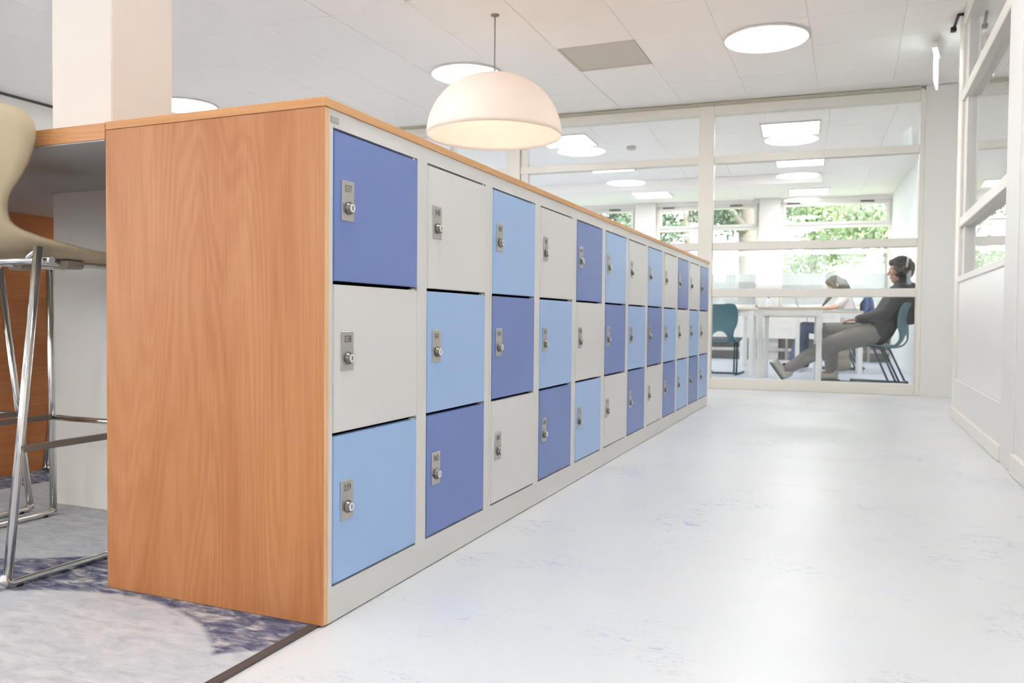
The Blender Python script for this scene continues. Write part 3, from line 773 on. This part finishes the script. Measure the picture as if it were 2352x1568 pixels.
obj('pages', MB().box(-.14, .145, -.10, .10, .004, .016), 'paper', fo)
obj('cover', bevel(MB().box(-.15, .15, -.11, .11, .016, .020).mesh('cover'), .0015), 'folder', fo)

# ================================================================== PEOPLE (one continuous body each, clothes as children)
def cap_prim(b, p0, p1, r0_, r1_, n=14, sq=1.0):
    p0, p1 = Vector(p0), Vector(p1); d = p1 - p0; L = d.length
    t_ = d.normalized() if L > 1e-6 else Vector((0, 0, 1))
    ref = Vector((0, 1, 0)) if abs(t_.y) < .9 else Vector((1, 0, 0))
    a = (ref - t_ * ref.dot(t_)).normalized(); c = t_.cross(a); rings = []
    for k in range(5):
        an = PI / 2 * (1 - k / 4); rr = r0_ * max(math.cos(an), .04)
        rings.append([p0 - t_ * r0_ * math.sin(an) + (a * math.cos(2 * PI * j / n) * sq + c * math.sin(2 * PI * j / n)) * rr for j in range(n)])
    for k in range(5):
        an = PI / 2 * k / 4; rr = r1_ * max(math.cos(an), .04)
        rings.append([p1 + t_ * r1_ * math.sin(an) + (a * math.cos(2 * PI * j / n) * sq + c * math.sin(2 * PI * j / n)) * rr for j in range(n)])
    b.ring_sweep(rings)
def ell_prim(b, c, rad, tilt=0.0, n=18):
    """ellipsoid with radii (u, v, z), tilted about the v axis"""
    c = Vector(c); R3 = Matrix.Rotation(tilt, 3, 'Y'); rings = []
    for k in range(11):
        an = -PI / 2 + PI * k / 10; cr = max(math.cos(an), .03)
        rings.append([c + R3 @ Vector((rad[0] * cr * math.cos(2 * PI * j / n), rad[1] * cr * math.sin(2 * PI * j / n), rad[2] * math.sin(an))) for j in range(n)])
    b.ring_sweep(rings)
def remesh(name, b, m_, parent, voxel=.007, smooth=4):
    me = b.mesh(name + '_raw'); o = bpy.data.objects.new(name + '_raw', me); col.objects.link(o)
    md = o.modifiers.new('r', 'REMESH'); md.mode = 'VOXEL'; md.voxel_size = voxel; md.use_smooth_shade = True
    sm = o.modifiers.new('s', 'SMOOTH'); sm.factor = .5; sm.iterations = smooth
    bpy.context.view_layer.update()
    dg = bpy.context.evaluated_depsgraph_get()
    me2 = bpy.data.meshes.new_from_object(o.evaluated_get(dg)); me2.name = name
    bpy.data.objects.remove(o); bpy.data.meshes.remove(me)
    for p in me2.polygons: p.use_smooth = True
    me2.materials.clear()
    return obj(name, me2, m_, parent)
def chain(b, pts, radii, sq=1.0):
    for i in range(len(pts) - 1): cap_prim(b, pts[i], pts[i + 1], radii[i], radii[i + 1], sq=sq)
def hand(b, wrist, direction, palm_n, thumb_side, curl=.5, k=1.0):
    w_ = Vector(wrist); d = Vector(direction).normalized(); n_ = Vector(palm_n).normalized(); s_ = n_.cross(d).normalized() * thumb_side
    for q in (-.027, -.009, .009, .027):
        cap_prim(b, w_ + d * .012 + s_ * q * .6 * k, w_ + d * .082 * k + s_ * q * k, .0125 * k, .0115 * k, 8)
    for q, L in ((.029, .066), (.010, .075), (-.009, .070), (-.027, .054)):
        p0 = w_ + d * .085 * k + s_ * q * k; d1 = (d - n_ * curl * -.6).normalized(); d2 = (d + n_ * curl * 1.5).normalized()
        p1 = p0 + d1 * L * .5 * k; p2 = p1 + d2 * L * .5 * k
        cap_prim(b, p0, p1, .0092 * k, .0085 * k, 8); cap_prim(b, p1, p2, .0085 * k, .0072 * k, 8)
    t0 = w_ + d * .03 * k + s_ * .026 * k; t1 = t0 + (d * .6 + s_ * .8 + n_ * .2) * .036 * k; t2 = t1 + (d * .95 + s_ * .2 + n_ * .2) * .032 * k
    cap_prim(b, t0, t1, .0115 * k, .010 * k, 8); cap_prim(b, t1, t2, .010 * k, .008 * k, 8)
def head(b, c, tilt=0.0, k=1.0):
    """head facing -u; c the centre of the skull; tilt > 0 bows it forward"""
    c = Vector(c); R3 = Matrix.Rotation(-tilt, 3, 'Y')
    P = lambda x, y, z: c + R3 @ Vector((x, y, z)) * k
    E_ = lambda p, r, t0=0.0: ell_prim(b, P(*p), [q * k for q in r], -tilt + t0)
    E_((.012, 0, .022), (.098, .076, .092)); E_((-.022, 0, -.045), (.066, .060, .075))
    E_((-.050, 0, -.092), (.034, .036, .026)); E_((-.074, 0, .028), (.018, .056, .014))
    cap_prim(b, P(-.084, 0, .014), P(-.106, 0, -.022), .007 * k, .0115 * k, 8); E_((-.096, .011, -.026), (.011, .008, .007)); E_((-.096, -.011, -.026), (.011, .008, .007))
    E_((-.085, 0, -.054), (.010, .023, .005)); E_((-.083, 0, -.066), (.011, .020, .006))
    E_((-.062, .034, -.020), (.022, .022, .022)); E_((-.062, -.034, -.020), (.022, .022, .022))
    for sy in (-1, 1): E_((.016, sy * .078, -.012), (.017, .008, .030), -.2)
    return P
def eyes(P, parent, k=1.0):
    for sy in (-1, 1):
        b = MB(); ell_prim(b, P(-.0745, sy * .031, .008), (.010 * k, .014 * k, .009 * k)); e = obj('eye', b, 'eye', parent)
        b = MB(); ell_prim(b, P(-.0825, sy * .031, .008), (.0035 * k, .006 * k, .006 * k)); obj('iris', b, 'black', e)

# ---- boy leaning back in the teal chair
BV = 1.37
boy = far(thing('person', 'person in a charcoal jacket and grey trousers leaning back, leg stretched out', 'person', (1.30, BV, 0), 0))
def B(u, v, z): return (u - 1.30, v, z)
b = MB()
P = head(b, B(1.525, 0, 1.175), .10, 1.06)
chain(b, [B(1.555, 0, 1.10), B(1.555, 0, .96)], [.056, .064])
chain(b, [B(1.53, -.05, .93), B(1.44, -.06, .72), B(1.33, -.06, .53)], [.10, .105, .11]); chain(b, [B(1.53, .05, .93), B(1.44, .06, .72), B(1.33, .06, .53)], [.10, .105, .11])
for s in (-1, 1):
    chain(b, [B(1.53, s * .15, .93), B(1.375, s * .245, .715), B(1.14, s * .13, .665)], [.052, .044, .030])
chain(b, [B(1.31, -.09, .51), B(.87, -.12, .40), B(.46, -.14, .13)], [.085, .058, .040])
chain(b, [B(1.31, .09, .51), B(.87, .13, .545), B(.885, .15, .13)], [.085, .058, .040])
chain(b, [B(.43, -.14, .10), B(.36, -.145, .15)], [.040, .030]); chain(b, [B(.885, .15, .10), B(.80, .15, .065)], [.042, .030])
hand(b, B(1.13, -.12, .665), (-.95, .25, -.05), (0, .1, -1), 1, .5, 1.0)
hand(b, B(1.13, .12, .665), (-.95, -.25, -.05), (0, -.1, -1), -1, .5, 1.0)
remesh('body', b, 'skin', boy, .0055, 3)
eyes(P, boy, 1.06)
b = MB()
for s in (-1, 1):
    chain(b, [B(1.525, s * .075, .92), B(1.43, s * .085, .73), B(1.345, s * .09, .56)], [.125, .135, .135])
    chain(b, [B(1.54, s * .14, .945), B(1.375, s * .25, .72), B(1.155, s * .135, .672)], [.082, .070, .048])
cap_prim(b, B(1.545, -.11, .965), B(1.545, .11, .965), .07, .07)
chain(b, [B(1.55, 0, 1.00), B(1.558, 0, 1.07)], [.090, .078])
chain(b, [B(1.62, -.08, .98), B(1.63, .08, .98)], [.075, .075])
chain(b, [B(1.60, -.06, .90), B(1.625, -.06, .70)], [.09, .085]); chain(b, [B(1.60, .06, .90), B(1.625, .06, .70)], [.09, .085])
cap_prim(b, B(1.33, -.10, .50), B(1.33, .10, .50), .10, .10)
remesh('jacket', b, 'jacket', boy, .009, 5)
b = MB()
cap_prim(b, B(1.30, -.09, .525), B(1.30, .09, .525), .125, .125)
chain(b, [B(1.27, -.10, .53), B(.88, -.12, .405), B(.64, -.13, .265), B(.465, -.14, .145)], [.125, .095, .076, .060])
chain(b, [B(1.27, .10, .52), B(.87, .13, .545), B(.885, .15, .34), B(.885, .15, .135)], [.12, .092, .078, .064])
remesh('trousers', b, 'trousers', boy, .009, 5)
for nm, h, t0, tip, solen in (('shoe', B(.415, -.14, .068), B(.325, -.145, .195), None, Vector((-.80, 0, -.60))), ('shoe', B(.915, .15, .055), B(.775, .15, .048), None, Vector((0, 0, -1)))):
    h = Vector(h); t0 = Vector(t0); sn = solen
    up = -sn; ax = (t0 - h).normalized(); sn = (sn - ax * sn.dot(ax)).normalized()
    b = MB()
    chain(b, [h, (h + t0) / 2 - sn * .004, t0], [.046, .045, .040]); cap_prim(b, h - sn * .03 - ax * .005, h - sn * .055, .045, .045)
    sh = remesh(nm, b, 'shoe', boy, .006, 3)
    b = MB(); c = Vector((0, 1, 0))
    poly = [(-.055, .034), (-.04, .042), (.05, .040), (.13, .046), (.175, .036), (.195, 0)]
    poly = poly + [(x, -y) for x, y in poly[::-1][1:]]
    b.ring_sweep([[h + ax * x + c * y + sn * .036 for x, y in poly], [h + ax * x + c * y + sn * .056 for x, y in poly]], True, False)
    obj('sole', b, 'sole', sh)
# hair: cropped sides, fuller curly top
b = MB()
hc = Vector(B(1.525, 0, 1.175))
rnd = random.Random(4)
for _ in range(420):
    a = rnd.uniform(0, 2 * PI); e = rnd.uniform(-.75, 1.5)
    d = Vector((math.cos(a) * math.cos(e), math.sin(a) * math.cos(e), math.sin(e)))
    if d.x < -.62 and d.z < .46: continue
    if d.x < -.40 and d.z < -.30: continue
    p = hc + Vector((.014, 0, .025)) + Vector((d.x * .112, d.y * .086, d.z * .108))
    ell_prim(b, p, [rnd.uniform(.014, .026)] * 3, n=8)
ell_prim(b, hc + Vector((.020, 0, .045)), (.105, .083, .088)); ell_prim(b, hc + Vector((.015, 0, -.03)), (.072, .086, .075)); ell_prim(b, hc + Vector((.055, 0, -.01)), (.075, .084, .088))
cap_prim(b, hc + Vector((-.075, -.04, .098)), hc + Vector((-.078, .04, .098)), .022, .022)
remesh('hair', b, 'hair_dark', boy, .007, 2)
hp = far(thing('headphones', 'dark over-ear headphones worn by the person in the charcoal jacket', 'headphones', (1.545, BV, 1.16)))
b = MB(); b.tube([(.045 * math.cos(q) if 0 else .03 + .02 * math.sin(q), .106 * math.cos(q), .022 + .128 * math.sin(q)) for q in [PI * i / 20 for i in range(21)]], .010, 8)
obj('headband', b, 'bag', hp)
for s in (-1, 1):
    b = MB(); ell_prim(b, (.03, s * .102, .005), (.042, .020, .048)); obj('ear_cup', b, 'black', hp)

# ---- girl bent over the laptop table
GV = 3.86
girl = far(thing('person', 'person with long ash hair in a white t-shirt bent over the laptop table', 'person', (1.12, GV, 0), 0))
def G(u, v, z): return (u - 1.12, v, z)
b = MB()
P = head(b, G(.985, 0, 1.135), .55, 1.0)
chain(b, [G(1.03, 0, 1.08), G(1.10, 0, .98)], [.050, .056])
for s in (-1, 1):
    chain(b, [G(1.11, s * .05, .93), G(1.16, s * .05, .72), G(1.16, s * .06, .53)], [.085, .085, .10])
    chain(b, [G(1.10, s * .14, .935), G(1.0, s * .19, .845), G(.86, s * .10, .822)], [.042, .036, .026])
    chain(b, [G(1.15, s * .09, .51), G(.60, s * .11, .56), G(.47 if s < 0 else .62, s * .12, .11)], [.080, .054, .038])
    chain(b, [G(.47 if s < 0 else .62, s * .12, .09), G(.37 if s < 0 else .52, s * .12, .045)], [.038, .028])
    hand(b, G(.85, s * .09, .823), (-.97, -s * .2, -.08), (0, 0, -1), s, .35, .92)
remesh('body', b, 'skin_pale', girl, .0055, 3)
eyes(P, girl, 1.0)
b = MB()
for s in (-1, 1):
    chain(b, [G(1.11, s * .07, .93), G(1.17, s * .075, .74), G(1.17, s * .08, .56)], [.098, .100, .112])
    chain(b, [G(1.10, s * .13, .945), G(1.035, s * .175, .885)], [.064, .058])
remesh('t_shirt', b, 'shirt', girl, .008, 4)
b = MB()
cap_prim(b, G(1.15, -.07, .52), G(1.15, .07, .52), .112, .112)
for s in (-1, 1):
    chain(b, [G(1.13, s * .09, .52), G(.60, s * .11, .565), G(.47 if s < 0 else .62, s * .12, .14)], [.098, .074, .052])
remesh('jeans', b, 'jeans', girl, .008, 4)
for s in (-1, 1):
    b = MB(); x = .47 if s < 0 else .62
    chain(b, [G(x + .02, s * .12, .05), G(x - .11, s * .12, .042)], [.042, .036]); cap_prim(b, G(x, s * .12, .07), G(x, s * .12, .095), .042, .042)
    remesh('shoe', b, 'black', girl, .007, 2)
b = MB(); hc = Vector(G(.985, 0, 1.135))
ell_prim(b, P(.014, 0, .042), (.104, .086, .088), -.55); ell_prim(b, P(.055, 0, -.02), (.072, .084, .09), -.55); ell_prim(b, P(-.045, 0, .085), (.045, .062, .035), -.2)
chain(b, [P(.09, 0, -.03), hc + Vector((.16, 0, -.11)), hc + Vector((.20, 0, -.24))], [.07, .06, .03])
for s in (-1, 1):
    chain(b, [P(-.01, s * .080, .03), P(-.03, s * .092, -.07), hc + Vector((-.09, s * .11, -.20)), hc + Vector((-.145, s * .10, -.275))], [.034, .032, .024, .012])
remesh('hair', b, 'hair_ash', girl, .007, 3)

# ---- backpack on the floor under the small table
bp = far(thing('backpack', 'grey-beige backpack slumped on the floor under the small table', 'bag', (1.04, 3.22, 0.002), .2))
b = MB(); cap_prim(b, (-.05, 0, .10), (.05, 0, .10), .09, .09); cap_prim(b, (-.04, .0, .22), (.04, 0, .22), .075, .07)
remesh('body', b, 'bag', bp, .008, 3)
obj('strap', MB().tube([(-.06, -.085, .24), (-.07, -.11, .16), (-.06, -.10, .05)], .010, 8, bend=.03), 'black', bp)
obj('handle', MB().tube([(-.025, 0, .28), (-.02, 0, .315), (.02, 0, .315), (.025, 0, .28)], .006, 8, bend=.015), 'black', bp)

b2 = far(thing('backpack', 'dark blue backpack hanging behind the person in the white t-shirt', 'bag', (1.40, 3.90, .62)))
b = MB(); ell_prim(b, (0, 0, .19), (.085, .15, .20)); ell_prim(b, (.05, 0, .12), (.06, .11, .11)); cap_prim(b, (0, -.06, .06), (0, .06, .06), .07, .07)
remesh('body', b, 'navy', b2, .009, 3)
obj('strap', MB().tube([(-.04, -.07, .33), (-.095, -.075, .26), (-.085, -.075, .14)], .010, 8, bend=.03), 'black', b2)

# ================================================================== OUTSIDE
struct(far(obj('ground_outside', MB().box(-30, 30, 6.7, 45, -.5, -.3), 'grass')), 'lawn outside the classroom windows')
def leaf_cloud(clumps, size, seed):
    rn = random.Random(seed); b = MB()
    for (c, rad, n_) in clumps:
        for _ in range(n_):
            while True:
                d = Vector((rn.uniform(-1, 1), rn.uniform(-1, 1), rn.uniform(-1, 1)))
                if d.length < 1: break
            d = d * (.55 + .45 * rn.random()) ; p = Vector(c) + Vector((d.x * rad[0], d.y * rad[1], d.z * rad[2]))
            a = Vector((rn.gauss(0, 1), rn.gauss(0, 1), rn.gauss(0, .7))).normalized(); e = a.orthogonal().normalized(); q = a.cross(e)
            an = rn.uniform(0, 6.28); x = (e * math.cos(an) + q * math.sin(an)); y = a.cross(x); s_ = size * rn.uniform(.6, 1.3)
            i = len(b.v); b.v += [tuple(p - x * s_), tuple(p + y * s_ * .45 + a * s_ * .12), tuple(p + x * s_), tuple(p - y * s_ * .45 + a * s_ * .12)]
            b.f.append((i, i + 1, i + 2, i + 3)); b.sm.append(False)
    return b.mesh('foliage', False)
def tree(name, label, u, v, tr, h, crown, leafm, seed, size=.11):
    t_ = far(thing(name, label, 'tree', (u, v, -.3), 0, 'trees outside the classroom'))
    rn = random.Random(seed)
    pts = [(0, 0, 0), (.04, .02, h * .3), (-.03, .0, h * .65), (.05, .03, h)]
    obj('trunk', MB().tube(pts, tr, 10, [tr * 1.2, tr, tr * .85, tr * .5]), 'bark', t_)
    for k in range(4):
        a = rn.uniform(0, 6.28); z = h * rn.uniform(.45, .8)
        obj('branch', MB().tube([(0, 0, z), (math.cos(a) * .7, math.sin(a) * .7, z + .5), (math.cos(a) * 1.3, math.sin(a) * 1.3, z + .8)], tr * .3, 7, [tr * .4, tr * .28, tr * .12]), 'bark', t_)
    fo_ = obj('foliage', leaf_cloud([(c, r, int(n_ * 2.6)) for c, r, n_ in crown], size * .6, seed), leafm, t_); fo_['kind'] = 'stuff'
    return t_
tree('broadleaf_tree', 'thin-trunked leafy tree outside the left classroom window', -1.75, 9.6, .075, 5.0, [((-.8, .2, 2.9), (1.0, .8, .7), 700), ((.4, .3, 3.4), (.8, .7, .6), 500), ((0, 1, 4.5), (1.8, 1.2, 1.0), 900), ((-1.0, 0, 2.0), (.6, .5, .5), 200)], 'leaf_b', 11)
tree('broadleaf_tree', 'thick-trunked old tree outside the middle of the classroom windows', -.52, 10.4, .27, 5.5, [((.3, .3, 3.6), (.9, .8, .8), 600), ((-.4, .6, 3.4), (.8, .7, .7), 500), ((.2, .6, 4.8), (2.0, 1.4, 1.0), 900)], 'leaf_b', 12)
tree('broadleaf_tree', 'bright green leafy tree outside the right classroom window', 2.2, 10.2, .09, 4.6, [((-.3, .0, 2.9), (.9, .7, .55), 650), ((-1.3, .3, 3.2), (.8, .6, .55), 450), ((.3, .2, 2.3), (.5, .5, .5), 200), ((-.4, .6, 4.2), (1.8, 1.2, .9), 800)], 'leaf_a', 13)
tree('broadleaf_tree', 'pale leafy tree farther back outside the right classroom window', .8, 13.5, .10, 4.8, [((-.5, 0, 2.2), (1.2, .9, .9), 500), ((.6, 0, 2.9), (1.1, .9, .8), 500), ((0, 0, 4.2), (1.9, 1.4, 1.1), 700)], 'leaf_a', 14, .13)
tree('broadleaf_tree', 'leafy tree outside the far left classroom window', -4.2, 11.0, .10, 4.8, [((0, 0, 2.9), (1.3, .9, .8), 900), ((.9, .3, 3.6), (1.1, .9, .8), 700), ((-1.0, 0, 3.8), (1.2, .9, .9), 700)], 'leaf_b', 15)
hd = far(obj('hedge', leaf_cloud([((u, 17.0, .7), (1.3, .7, 1.1), 420) for u in (-9, -7, -5, -3, -1, 1, 3, 5, 7)], .14, 21), 'leaf_a')); hd['kind'] = 'stuff'
hd['label'] = 'pale green hedge at the end of the lawn'; hd['category'] = 'hedge'
